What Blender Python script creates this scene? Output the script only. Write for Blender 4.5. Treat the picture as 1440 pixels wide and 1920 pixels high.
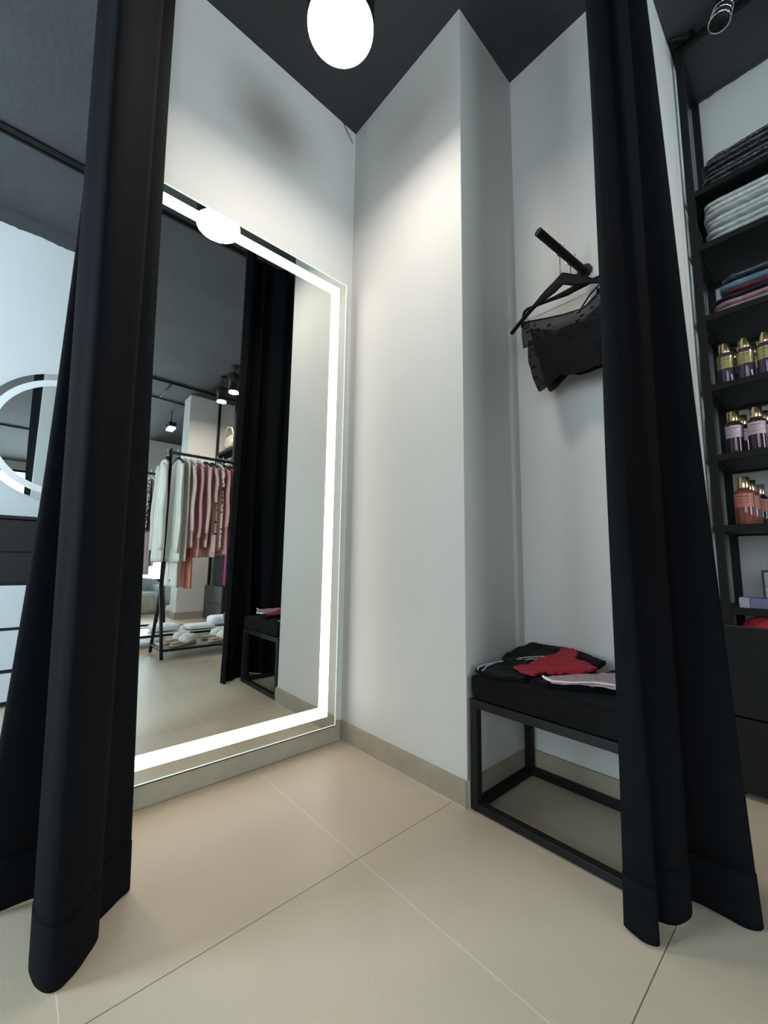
import bpy, bmesh, math, random
from mathutils import Vector, Matrix, noise

# ------------------------------------------------------------------ scene, camera, light
for o in list(bpy.data.objects):
    bpy.data.objects.remove(o)
SC = bpy.context.scene
COL = SC.collection
R = math.radians
PI = math.pi
random.seed(7)

SC.view_settings.view_transform = 'Standard'
SC.view_settings.look = 'None'
SC.view_settings.exposure = 0.0
SC.view_settings.gamma = 1.0
SC.view_settings.use_curve_mapping = False
SC.cycles.max_bounces = 10
SC.cycles.diffuse_bounces = 5
SC.cycles.glossy_bounces = 5
SC.cycles.transparent_max_bounces = 12
SC.cycles.sample_clamp_indirect = 6.0

cam_data = bpy.data.cameras.new('camera')
cam = bpy.data.objects.new('camera', cam_data)
COL.objects.link(cam)
yaw, pitch, roll = -0.8338, 0.1216, 0.0139
fw = Vector((math.sin(yaw) * math.cos(pitch), math.cos(yaw) * math.cos(pitch), math.sin(pitch)))
rt = Vector((math.cos(yaw), -math.sin(yaw), 0))
up = rt.cross(fw)
r2 = math.cos(roll) * rt + math.sin(roll) * up
u2 = -math.sin(roll) * rt + math.cos(roll) * up
mw = Matrix((r2, u2, -fw)).transposed().to_4x4()
mw.translation = Vector((1.5258, -1.1462, 0.7673))
cam.matrix_world = mw
cam_data.sensor_fit = 'HORIZONTAL'
cam_data.sensor_width = 36.0
cam_data.lens = 768.48 * 36.0 / 1440.0
cam_data.clip_start = 0.02
SC.camera = cam

DAY = 1.0
world = bpy.data.worlds.new('daylight')
SC.world = world
world.use_nodes = True
wb = world.node_tree.nodes['Background']
wb.inputs[0].default_value = (0.72, 0.86, 1.0, 1)
wb.inputs[1].default_value = 3.3


def area(name, loc, rot, sx, sy, power, color, shape='RECTANGLE', spread=180):
    d = bpy.data.lights.new(name, 'AREA')
    d.shape = shape
    d.size = sx
    d.size_y = sy
    d.energy = power
    d.color = color
    d.spread = R(spread)
    o = bpy.data.objects.new(name, d)
    COL.objects.link(o)
    o.location = loc
    o.rotation_euler = rot
    return o


# daylight through the shop front at the far end plus two fill lamps added at unseen side windows
area('daylight_front', (7.75, -1.2, 1.6), (0, R(90), 0), 2.4, 4.4, 310 * DAY, (0.80, 0.91, 1.0))
area('side_fill_left', (-0.95, -4.3, 1.6), (R(90), 0, 0), 1.5, 2.1, 270 * DAY, (0.72, 0.87, 1.0))  # added to brighten the left wall while sparing the changing corner
area('side_fill_wide', (2.4, -4.3, 1.6), (R(90), 0, 0), 4.0, 2.1, 15 * DAY, (1.0, 0.96, 0.93))  # added ambient fill, mainly for the recess walls

LAMP_POWER = 7.2
STRIP_EMIT = 5.2

# ------------------------------------------------------------------ materials
MATS = {}


def mat(name, color, rough=0.6, metal=0.0, vary=0.0, vscale=8.0, bump=0.0, bscale=60.0, spec=0.5,
        emit=None, estr=0.0, sheen=0.0, trans=0.0, alpha=1.0, coat=0.0):
    m = bpy.data.materials.new(name)
    m.use_nodes = True
    nt = m.node_tree
    b = nt.nodes['Principled BSDF']
    b.inputs['Base Color'].default_value = (*color, 1)
    b.inputs['Roughness'].default_value = rough
    b.inputs['Metallic'].default_value = metal
    b.inputs['Specular IOR Level'].default_value = spec
    b.inputs['Transmission Weight'].default_value = trans
    b.inputs['Alpha'].default_value = alpha
    b.inputs['Coat Weight'].default_value = coat
    if sheen:
        b.inputs['Sheen Weight'].default_value = sheen
        b.inputs['Sheen Roughness'].default_value = 0.4
    if emit:
        b.inputs['Emission Color'].default_value = (*emit, 1)
        b.inputs['Emission Strength'].default_value = estr
    tc = nt.nodes.new('ShaderNodeTexCoord')
    if vary:
        n = nt.nodes.new('ShaderNodeTexNoise')
        n.inputs['Scale'].default_value = vscale
        n.inputs['Detail'].default_value = 5
        nt.links.new(tc.outputs['Object'], n.inputs['Vector'])
        cr = nt.nodes.new('ShaderNodeValToRGB')
        cr.color_ramp.elements[0].position = 0.3
        cr.color_ramp.elements[1].position = 0.7
        cr.color_ramp.elements[0].color = (*[max(0, c * (1 - vary)) for c in color], 1)
        cr.color_ramp.elements[1].color = (*[min(1, c * (1 + vary)) for c in color], 1)
        nt.links.new(n.outputs['Fac'], cr.inputs['Fac'])
        nt.links.new(cr.outputs['Color'], b.inputs['Base Color'])
    if bump:
        n2 = nt.nodes.new('ShaderNodeTexNoise')
        n2.inputs['Scale'].default_value = bscale
        n2.inputs['Detail'].default_value = 4
        nt.links.new(tc.outputs['Object'], n2.inputs['Vector'])
        bp = nt.nodes.new('ShaderNodeBump')
        bp.inputs['Strength'].default_value = bump
        bp.inputs['Distance'].default_value = 0.01
        nt.links.new(n2.outputs['Fac'], bp.inputs['Height'])
        nt.links.new(bp.outputs['Normal'], b.inputs['Normal'])
    MATS[name] = m
    return m


def nodes_of(m):
    return m.node_tree, m.node_tree.nodes['Principled BSDF']


wall_m = mat('wall_paint', (0.62, 0.605, 0.575), 0.55, vary=0.02, vscale=2.5, bump=0.05, bscale=90, spec=0.35)
ceil_m = mat('ceiling_paint', (0.056, 0.059, 0.064), 0.75, vary=0.10, vscale=2.0, bump=0.25, bscale=25, spec=0.3)
metal_m = mat('black_metal', (0.0065, 0.0065, 0.0065), 0.55, vary=0.1, vscale=40, spec=0.25)
fabric_m = mat('black_curtain_fabric', (0.0032, 0.0036, 0.0046), 0.9, vary=0.15, vscale=30, bump=0.15, bscale=400, spec=0.08)
velvet_m = mat('black_velvet', (0.0045, 0.0045, 0.0045), 0.9, vary=0.3, vscale=25, bump=0.3, bscale=200, spec=0.1, sheen=0.03)
mirror_m = mat('mirror_silver', (0.80, 0.83, 0.81), 0.0, metal=1.0)
edge_m = mat('lit_glass_edge', (0.70, 0.80, 0.74), 0.15, spec=0.8, emit=(0.85, 1.0, 0.90), estr=0.45)  # emission stands in for strip light leaking through the glass
strip_m = mat('frosted_light_strip', (0.8, 0.8, 0.8), 0.5, emit=(1.0, 0.94, 0.83), estr=STRIP_EMIT)
lampglow_m = mat('lamp_diffuser', (0.9, 0.9, 0.9), 0.5, emit=(1.0, 0.97, 0.92), estr=9.0)
spotglow_m = mat('spot_diffuser', (0.9, 0.9, 0.9), 0.5, emit=(1.0, 0.98, 0.95), estr=2.0)
board_m = mat('tile_skirting', (0.34, 0.295, 0.22), 0.5, vary=0.08, vscale=12, bump=0.05, bscale=60)
cream_m = mat('cream_seal', (0.5, 0.48, 0.42), 0.6, vary=0.05)
chrome_m = mat('chrome', (0.75, 0.76, 0.78), 0.12, metal=1.0, vary=0.03)
gold_m = mat('gold_cap', (0.80, 0.62, 0.33), 0.22, metal=1.0, vary=0.05, vscale=90)
panelw_m = mat('white_lacquer', (0.62, 0.66, 0.70), 0.35, vary=0.02)
panelk_m = mat('black_lacquer', (0.0055, 0.006, 0.0065), 0.5, vary=0.05, spec=0.3)
panelg_m = mat('dark_grey_panel', (0.055, 0.058, 0.06), 0.5, vary=0.05)
hanger_m = mat('black_hanger', (0.004, 0.004, 0.004), 0.7, vary=0.1, spec=0.15)
hangerw_m = mat('pale_hanger', (0.55, 0.55, 0.53), 0.5, vary=0.05)
clear_m = mat('frosted_ring', (0.80, 0.82, 0.82), 0.35, vary=0.02)
hook_m = mat('dark_chrome', (0.22, 0.22, 0.23), 0.2, metal=1.0, vary=0.05)
fluff_m = mat('white_fluff', (0.72, 0.68, 0.64), 0.95, vary=0.1, vscale=60, bump=0.8, bscale=150, sheen=0.3)
sole_m = mat('tan_sole', (0.36, 0.25, 0.18), 0.8, vary=0.15, vscale=30)
throw_m = mat('beige_throw', (0.33, 0.30, 0.24), 0.95, vary=0.2, vscale=12, bump=0.6, bscale=30)
sofa_m = mat('pale_grey_upholstery', (0.42, 0.46, 0.44), 0.9, vary=0.08, vscale=6, bump=0.2, bscale=60)
redfluff_m = mat('red_fluff', (0.85, 0.05, 0.08), 0.9, vary=0.35, vscale=60, bump=0.8, bscale=160)
CLOTH = {}


def cloth(name, color, vary=0.12, vscale=14, rough=0.85, bump=0.25, bscale=90, spec=0.2):
    if name not in CLOTH:
        CLOTH[name] = mat(name, color, rough, vary=vary, vscale=vscale, bump=bump, bscale=bscale, spec=spec, sheen=0.05)
    return CLOTH[name]


# floor tiles: joints every 0.606 x 0.613 m
floor_m = mat('floor_tile', (0.40, 0.37, 0.315), 0.42, bump=0.04, bscale=120, spec=0.45)


def build_floor_nodes():
    nt, b = nodes_of(floor_m)
    N, L = nt.nodes, nt.links
    tc = N.new('ShaderNodeTexCoord')
    sep = N.new('ShaderNodeSeparateXYZ')
    L.new(tc.outputs['Object'], sep.inputs[0])

    def line(out, off, size):
        a = N.new('ShaderNodeMath'); a.operation = 'SUBTRACT'; L.new(out, a.inputs[0]); a.inputs[1].default_value = off
        d = N.new('ShaderNodeMath'); d.operation = 'DIVIDE'; L.new(a.outputs[0], d.inputs[0]); d.inputs[1].default_value = size
        r = N.new('ShaderNodeMath'); r.operation = 'PINGPONG'; L.new(d.outputs[0], r.inputs[0]); r.inputs[1].default_value = 0.5
        c = N.new('ShaderNodeMath'); c.operation = 'LESS_THAN'; L.new(r.outputs[0], c.inputs[0]); c.inputs[1].default_value = 0.0011 / size
        fl = N.new('ShaderNodeMath'); fl.operation = 'FLOOR'; L.new(d.outputs[0], fl.inputs[0])
        return c.outputs[0], fl.outputs[0]
    lx, fx = line(sep.outputs[0], 0.6241, 0.606)
    ly, fy = line(sep.outputs[1], -0.4006, 0.6129)
    n = N.new('ShaderNodeTexNoise'); n.inputs['Scale'].default_value = 3.0; n.inputs['Detail'].default_value = 8
    L.new(tc.outputs['Object'], n.inputs['Vector'])
    n3 = N.new('ShaderNodeTexNoise'); n3.inputs['Scale'].default_value = 180.0; n3.inputs['Detail'].default_value = 2
    L.new(tc.outputs['Object'], n3.inputs['Vector'])
    mixn = N.new('ShaderNodeMath'); mixn.operation = 'MULTIPLY_ADD'
    L.new(n3.outputs['Fac'], mixn.inputs[0]); mixn.inputs[1].default_value = 0.35; L.new(n.outputs['Fac'], mixn.inputs[2])
    cr = N.new('ShaderNodeValToRGB')
    cr.color_ramp.elements[0].position = 0.45; cr.color_ramp.elements[1].position = 0.95
    cr.color_ramp.elements[0].color = (0.50, 0.416, 0.305, 1)
    cr.color_ramp.elements[1].color = (0.55, 0.460, 0.342, 1)
    L.new(mixn.outputs[0], cr.inputs['Fac'])

    def mixc(fac, a, col):
        m = N.new('ShaderNodeMix'); m.data_type = 'RGBA'
        L.new(fac, m.inputs['Factor']); L.new(a, m.inputs['A']); m.inputs['B'].default_value = (*col, 1)
        return m.outputs['Result']
    c1 = mixc(ly, cr.outputs['Color'], (0.62, 0.60, 0.54))
    # the joint along one direction is dark, the one across it is pale, as laid
    c2 = mixc(lx, c1, (0.13, 0.115, 0.09))
    L.new(c2, b.inputs['Base Color'])
    rr = N.new('ShaderNodeMapRange')
    L.new(n.outputs['Fac'], rr.inputs[0]); rr.inputs[3].default_value = 0.36; rr.inputs[4].default_value = 0.50
    L.new(rr.outputs[0], b.inputs['Roughness'])


build_floor_nodes()


def ragged_top(m, z0):
    """wall paint whose dark ceiling paint runs down to a ragged line at height z0"""
    nt, b = nodes_of(m)
    N, L = nt.nodes, nt.links
    tc = N.new('ShaderNodeTexCoord'); sep = N.new('ShaderNodeSeparateXYZ'); L.new(tc.outputs['Object'], sep.inputs[0])
    n = N.new('ShaderNodeTexNoise'); n.inputs['Scale'].default_value = 14; n.inputs['Detail'].default_value = 6
    L.new(tc.outputs['Object'], n.inputs['Vector'])
    a = N.new('ShaderNodeMath'); a.operation = 'MULTIPLY_ADD'; L.new(n.outputs['Fac'], a.inputs[0])
    a.inputs[1].default_value = 0.035; L.new(sep.outputs[2], a.inputs[2])
    g = N.new('ShaderNodeMath'); g.operation = 'GREATER_THAN'; L.new(a.outputs[0], g.inputs[0]); g.inputs[1].default_value = z0 + 0.0175
    mx = N.new('ShaderNodeMix'); mx.data_type = 'RGBA'
    old = b.inputs['Base Color'].links[0].from_socket
    L.new(g.outputs[0], mx.inputs['Factor']); L.new(old, mx.inputs['A']); mx.inputs['B'].default_value = (0.062, 0.066, 0.07, 1)
    L.new(mx.outputs['Result'], b.inputs['Base Color'])


ragwall_m = mat('wall_paint_ragged', (0.66, 0.675, 0.68), 0.55, vary=0.02, vscale=2.5, bump=0.05, bscale=90, spec=0.35)
ragged_top(ragwall_m, 2.90)
ragwall2_m = mat('wall_paint_ragged_edge', (0.62, 0.62, 0.60), 0.55, vary=0.02, vscale=2.5, bump=0.05, bscale=90, spec=0.35)
ragged_top(ragwall2_m, 2.988)


def dotted(name, base, dot, scale, radius, rough=0.85):
    m = mat(name, base, rough, vary=0.08, vscale=10, bump=0.2, bscale=80, spec=0.2)
    nt, b = nodes_of(m)
    N, L = nt.nodes, nt.links
    tc = N.new('ShaderNodeTexCoord')
    v = N.new('ShaderNodeTexVoronoi'); v.voronoi_dimensions = '3D'
    v.inputs['Scale'].default_value = scale; v.inputs['Randomness'].default_value = 0.45
    L.new(tc.outputs['Object'], v.inputs['Vector'])
    c = N.new('ShaderNodeMath'); c.operation = 'LESS_THAN'; L.new(v.outputs['Distance'], c.inputs[0]); c.inputs[1].default_value = radius
    mx = N.new('ShaderNodeMix'); mx.data_type = 'RGBA'
    old = b.inputs['Base Color'].links[0].from_socket
    L.new(c.outputs[0], mx.inputs['Factor']); L.new(old, mx.inputs['A']); mx.inputs['B'].default_value = (*dot, 1)
    L.new(mx.outputs['Result'], b.inputs['Base Color'])
    return m


def leopard(name):
    m = mat(name, (0.6, 0.55, 0.5), 0.85, vary=0.1, bump=0.2)
    nt, b = nodes_of(m)
    N, L = nt.nodes, nt.links
    tc = N.new('ShaderNodeTexCoord')
    n = N.new('ShaderNodeTexNoise'); n.inputs['Scale'].default_value = 42; n.inputs['Detail'].default_value = 1
    L.new(tc.outputs['Object'], n.inputs['Vector'])
    c = N.new('ShaderNodeMath'); c.operation = 'GREATER_THAN'; L.new(n.outputs['Fac'], c.inputs[0]); c.inputs[1].default_value = 0.48
    mx = N.new('ShaderNodeMix'); mx.data_type = 'RGBA'
    L.new(c.outputs[0], mx.inputs['Factor']); mx.inputs['A'].default_value = (0.60, 0.52, 0.47, 1); mx.inputs['B'].default_value = (0.012, 0.012, 0.014, 1)
    L.new(mx.outputs['Result'], b.inputs['Base Color'])
    return m


def lace(name, holes=0.86):
    m = mat(name, (0.0035, 0.0035, 0.004), 0.8, vary=0.3, bump=0.3, bscale=300, spec=0.15)
    nt, b = nodes_of(m)
    N, L = nt.nodes, nt.links
    tc = N.new('ShaderNodeTexCoord')
    mp = N.new('ShaderNodeMapping'); mp.inputs['Scale'].default_value = (1.0, 1.0, 1.5); mp.inputs['Rotation'].default_value = (0, 0.6, 0)
    L.new(tc.outputs['Object'], mp.inputs[0])
    v = N.new('ShaderNodeTexVoronoi'); v.inputs['Scale'].default_value = 34; v.inputs['Randomness'].default_value = 0.35
    L.new(mp.outputs[0], v.inputs['Vector'])
    c = N.new('ShaderNodeMath'); c.operation = 'LESS_THAN'; L.new(v.outputs['Distance'], c.inputs[0]); c.inputs[1].default_value = 0.36
    a = N.new('ShaderNodeMapRange'); L.new(c.outputs[0], a.inputs[0]); a.inputs[3].default_value = holes; a.inputs[4].default_value = 1.0
    L.new(a.outputs[0], b.inputs['Alpha'])
    return m


# curtain that lets a trace of light through its single layers
def sheer_curtain():
    m = mat('black_curtain_sheer', (0.0032, 0.0036, 0.0046), 0.9, vary=0.15, vscale=30, bump=0.15, bscale=400, spec=0.08)
    nt, b = nodes_of(m)
    b.inputs['Alpha'].default_value = 0.992
    return m


sheer_m = sheer_curtain()


def glass_pane(name):
    m = bpy.data.materials.new(name); m.use_nodes = True
    nt = m.node_tree; N, L = nt.nodes, nt.links
    for n in list(N):
        N.remove(n)
    out = N.new('ShaderNodeOutputMaterial'); t = N.new('ShaderNodeBsdfTransparent'); g = N.new('ShaderNodeBsdfGlossy')
    t.inputs[0].default_value = (0.95, 0.98, 0.97, 1); g.inputs['Roughness'].default_value = 0.02
    f = N.new('ShaderNodeFresnel'); f.inputs[0].default_value = 1.45
    mx = N.new('ShaderNodeMixShader'); L.new(f.outputs[0], mx.inputs[0]); L.new(t.outputs[0], mx.inputs[1]); L.new(g.outputs[0], mx.inputs[2])
    L.new(mx.outputs[0], out.inputs[0])
    return m


pane_m = glass_pane('window_pane_glass')


def tinted(name, color, mixf=0.35):
    """bottle glass: glossy coloured body that lets some light through"""
    m = mat(name, color, 0.08, spec=0.6, coat=0.6)
    nt, b = nodes_of(m)
    b.inputs['Transmission Weight'].default_value = mixf
    b.inputs['IOR'].default_value = 1.4
    return m


# ------------------------------------------------------------------ mesh helpers
def tag(o, label=None, cat=None, group=None, kind=None):
    if label: o['label'] = label
    if cat: o['category'] = cat
    if group: o['group'] = group
    if kind: o['kind'] = kind
    return o


def thing(name, label, cat, loc=(0, 0, 0), rotz=0.0, group=None):
    o = bpy.data.objects.new(name, None)
    o.empty_display_size = 0.05
    COL.objects.link(o)
    o.location = loc
    o.rotation_euler = (0, 0, rotz)
    return tag(o, label, cat, group)


class MB:
    """collects geometry in world coordinates; built relative to an origin"""

    def __init__(self):
        self.v = []; self.f = []; self.mi = []

    def add(self, vs, fs, mi=0):
        b = len(self.v)
        self.v += [tuple(p) for p in vs]
        self.f += [tuple(i + b for i in f) for f in fs]
        self.mi += [mi] * len(fs)
        return self

    def box(self, x0, x1, y0, y1, z0, z1, mi=0):
        vs = [(x, y, z) for z in (z0, z1) for y in (y0, y1) for x in (x0, x1)]
        fs = [(0, 2, 3, 1), (4, 5, 7, 6), (0, 1, 5, 4), (2, 6, 7, 3), (0, 4, 6, 2), (1, 3, 7, 5)]
        return self.add(vs, fs, mi)

    def ring(self, rows, closed_u=True, caps=True, mi=0):
        n = len(rows[0]); vs = [p for r in rows for p in r]; fs = []
        for i in range(len(rows) - 1):
            for j in range(n if closed_u else n - 1):
                k = (j + 1) % n
                fs.append((i * n + j, i * n + k, (i + 1) * n + k, (i + 1) * n + j))
        if caps and closed_u:
            fs.append(tuple(reversed(range(n))))
            fs.append(tuple((len(rows) - 1) * n + j for j in range(n)))
        return self.add(vs, fs, mi)

    def tube(self, path, r, n=10, mi=0, square=False):
        pts = [Vector(p) for p in path]
        rows = []
        prev = None
        for i, p in enumerate(pts):
            t = (pts[min(i + 1, len(pts) - 1)] - pts[max(i - 1, 0)]).normalized()
            if prev is None:
                a = Vector((0, 0, 1)) if abs(t.z) < 0.9 else Vector((0, 1, 0))
                s = t.cross(a).normalized()
            else:
                s = (prev - t * prev.dot(t)).normalized()
            prev = s
            q = t.cross(s)
            rr = r[i] if isinstance(r, (list, tuple)) else r
            rows.append([p + s * rr * math.cos(2 * PI * j / n) + q * rr * math.sin(2 * PI * j / n) for j in range(n)])
        return self.ring(rows, mi=mi)

    def lathe(self, prof, c=(0, 0, 0), n=24, mi=0):
        rows = [[(c[0] + r * math.cos(2 * PI * j / n), c[1] + r * math.sin(2 * PI * j / n), c[2] + z) for j in range(n)] for r, z in prof]
        return self.ring(rows, mi=mi)

    def super(self, c, s, e1=0.35, e2=0.35, nu=28, nv=14, amp=0.0, fs=6.0, seed=0.0, mi=0, sag=0.0, tilt=0.0):
        """rounded box / cushion shape: c centre, s half sizes"""
        def pw(v, e): return math.copysign(abs(v) ** e, v)
        rows = []
        for i in range(nv + 1):
            ph = -PI / 2 + PI * i / nv
            cz, sz = pw(math.cos(ph), e1), pw(math.sin(ph), e1)
            row = []
            for j in range(nu):
                th = 2 * PI * j / nu
                p = Vector((s[0] * cz * pw(math.cos(th), e2), s[1] * cz * pw(math.sin(th), e2), s[2] * sz))
                if amp:
                    nn = noise.noise(Vector((p.x * fs + seed, p.y * fs + seed * 1.7, p.z * fs * 2 + seed)))
                    n2 = noise.noise(Vector((p.x * fs * 2.3 - seed, p.y * fs * 2.3, p.z * fs * 6 + seed * 3)))
                    d = p.normalized() if p.length > 1e-6 else Vector((0, 0, 1))
                    p = p + Vector((d.x, d.y, d.z * 0.6)) * amp * (nn + 0.5 * n2)
                p.z += tilt * p.x - sag * (p.x / s[0]) ** 2
                row.append((c[0] + p.x, c[1] + p.y, c[2] + p.z))
            rows.append(row)
        return self.ring(rows, mi=mi)

    def build(self, name, mats, parent=None, origin=None, smooth=False, bevel=0.0, label=None, solid=0.0, angle=35, sub=0):
        if not isinstance(mats, (list, tuple)):
            mats = [mats]
        if origin is None:
            origin = parent['_o'] if (parent is not None and '_o' in parent) else (parent.location if parent is not None else Vector((0, 0, 0)))
        og = Vector(origin)
        me = bpy.data.meshes.new(name)
        me.from_pydata([Vector(p) - og for p in self.v], [], self.f)
        for m in mats:
            me.materials.append(m)
        for p, k in zip(me.polygons, self.mi):
            p.material_index = k
            p.use_smooth = smooth
        bm = bmesh.new(); bm.from_mesh(me)
        bmesh.ops.recalc_face_normals(bm, faces=bm.faces)
        bm.to_mesh(me); bm.free()
        me.update()
        o = bpy.data.objects.new(name, me)
        COL.objects.link(o)
        if parent is not None:
            o.parent = parent
        else:
            o.location = og
        if bevel:
            md = o.modifiers.new('bevel', 'BEVEL'); md.width = bevel; md.segments = 2; md.limit_method = 'ANGLE'
        if sub:
            md = o.modifiers.new('sub', 'SUBSURF'); md.levels = sub; md.render_levels = sub
        if solid:
            md = o.modifiers.new('solid', 'SOLIDIFY'); md.thickness = solid; md.offset = 0
        if label:
            o['label'] = label
        return o


def struct(o):
    o['kind'] = 'structure'
    return o


def copy_tree(src, label=None, loc=None, rotz=None):
    r = src.copy(); COL.objects.link(r)
    if label: r['label'] = label
    if loc is not None: r.location = loc
    if rotz is not None: r.rotation_euler = (0, 0, rotz)
    for ch in [c for c in bpy.data.objects if c.parent == src]:
        c = ch.copy(); COL.objects.link(c); c.parent = r
        for g in [q for q in bpy.data.objects if q.parent == ch]:
            d = g.copy(); COL.objects.link(d); d.parent = c
    return r


def spline(pts, n):
    """Catmull-Rom through 2-D points, n samples"""
    P = [Vector((p[0], p[1], 0)) for p in pts]
    P = [P[0] * 2 - P[1]] + P + [P[-1] * 2 - P[-2]]
    segs = len(P) - 3
    out = []
    for i in range(n):
        t = i / (n - 1) * segs
        k = min(int(t), segs - 1); u = t - k
        a, b, c, d = P[k:k + 4]
        out.append(0.5 * ((2 * b) + (c - a) * u + (2 * a - 5 * b + 4 * c - d) * u * u + (3 * b - a - 3 * c + d) * u ** 3))
    return out


# ------------------------------------------------------------------ the room
H = 3.0
W = 0.674      # width of the column face
D = 0.3826     # depth of the recess
X1 = 1.2115    # outer face of the block behind the recess
YB = 1.1201    # back wall of the shop
AE = -1.045     # free end of the mirror wall
XL, XR, YF = -1.905, 7.5, -4.1

struct(MB().box(XL - .1, XR + .1, YF - .1, YB + .1, -0.1, 0).build('floor', floor_m))
struct(MB().box(XL - .1, XR + .1, YF - .1, YB + .1, H, H + .1).build('ceiling', ceil_m))
struct(MB().box(-0.10, 0, AE, 0, 0, H).build('wall_mirror', wall_m))
struct(MB().box(-0.10, W, 0, YB, 0, H).build('wall_column', wall_m, bevel=0.002))
m_ = MB().box(W, X1, D, YB, 0, H)
struct(m_.build('wall_recess', wall_m, bevel=0.002))
struct(MB().box(X1, X1 + 0.004, 0.735, YB, 0, H).build('trim_1', ragwall2_m, bevel=0.001))
struct(MB().box(X1, XR + .1, YB, YB + .1, 0, H).build('wall_back', ragwall2_m))
struct(MB().box(XL - .1, XL, YF, YB, 0, H).build('wall_left', ragwall_m))
struct(MB().box(XL, -0.10, YB, YB + .1, 0, H).build('wall_passage', wall_m))
# side wall behind the camera with openings added for the side fills, one at x -1.7..-.2
s = MB()
s.box(XL, -1.7, YF - .1, YF, 0, H); s.box(-.2, .4, YF - .1, YF, 0, H); s.box(4.4, XR, YF - .1, YF, 0, H)
s.box(.4, 4.4, YF - .1, YF, 0, .55); s.box(.4, 4.4, YF - .1, YF, 2.85, H)
s.box(-1.7, -.2, YF - .1, YF, 0, .55); s.box(-1.7, -.2, YF - .1, YF, 2.85, H)
struct(s.build('wall_side', wall_m))
# facade at the far end with a window opening
s = MB()
s.box(XR, XR + .1, YF, -3.5, 0, H); s.box(XR, XR + .1, 1.09, YB, 0, H)
s.box(XR, XR + .1, -3.5, 1.09, 0, .33); s.box(XR, XR + .1, -3.5, 1.09, 2.8, H)
struct(s.build('wall_front', wall_m))


def window(idx, axis, plane, a0, a1, z0, z1, n):
    r = MB()
    def bar(u0, u1, w0, w1, name=None):
        if axis == 'x': r.box(plane + .02, plane + .07, u0, u1, w0, w1)
        else: r.box(u0, u1, plane - .07, plane - .02, w0, w1)
    bar(a0, a1, z0, z0 + .05); bar(a0, a1, z1 - .05, z1)
    for i in range(n + 1):
        c = a0 + (a1 - a0) * i / n
        c = min(max(c, a0 + .025), a1 - .025)
        bar(c - .025, c + .025, z0 + .05, z1 - .05)
    o = struct(r.build('window_%d' % idx, metal_m))
    g = MB()
    if axis == 'x': g.box(plane + .042, plane + .048, a0 + .03, a1 - .03, z0 + .03, z1 - .03)
    else: g.box(a0 + .03, a1 - .03, plane - .048, plane - .042, z0 + .03, z1 - .03)
    g.build('window_pane', pane_m, o, origin=(0, 0, 0))
    return o


window(1, 'x', XR, -3.5, 1.09, .33, 2.8, 3)
window(2, 'y', YF, -1.7, -.2, .55, 2.85, 1)  # unseen window, added for the left wall fill
window(3, 'y', YF, .4, 4.4, .55, 2.85, 3)  # unseen window, added for the wide ambient fill

# pillar and bulkhead seen in the tall mirror
struct(MB().box(4.31, 4.59, .43, YB, 0, H).build('wall_pillar', wall_m, bevel=.003))
struct(MB().box(7.12, 7.5, .515, YB, 1.55, H).build('wall_bulkhead', wall_m, bevel=.003))

# skirting tiles
T = 0.012
struct(MB().box(0, T, AE + .01, -T, 0, .079).build('baseboard_mirror', board_m, bevel=.001))
b_ = MB().box(T, W + .002, -T, 0, 0, .079)
struct(b_.build('baseboard_column', board_m, bevel=.001))
struct(MB().box(T, W + .002, -T - .0015, -T, 0, .004).build('trim_2', cream_m))
struct(MB().box(W, W + T, 0, D - T, 0, .079).build('baseboard_recess_side', board_m, bevel=.001))
struct(MB().box(W + T, X1, D - T, D, 0, .079).build('baseboard_recess_back', board_m, bevel=.001))
struct(MB().box(4.31 - T, 4.31, .43 - T, YB, 0, .09).build('baseboard_pillar', board_m, bevel=.001))
struct(MB().box(4.31, 4.59, .43 - T, .43, 0, .09).build('baseboard_pillar_side', board_m, bevel=.001))
struct(MB().box(XL, XL + T, YF, YB, 0, .079).build('baseboard_left', board_m, bevel=.001))


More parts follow.
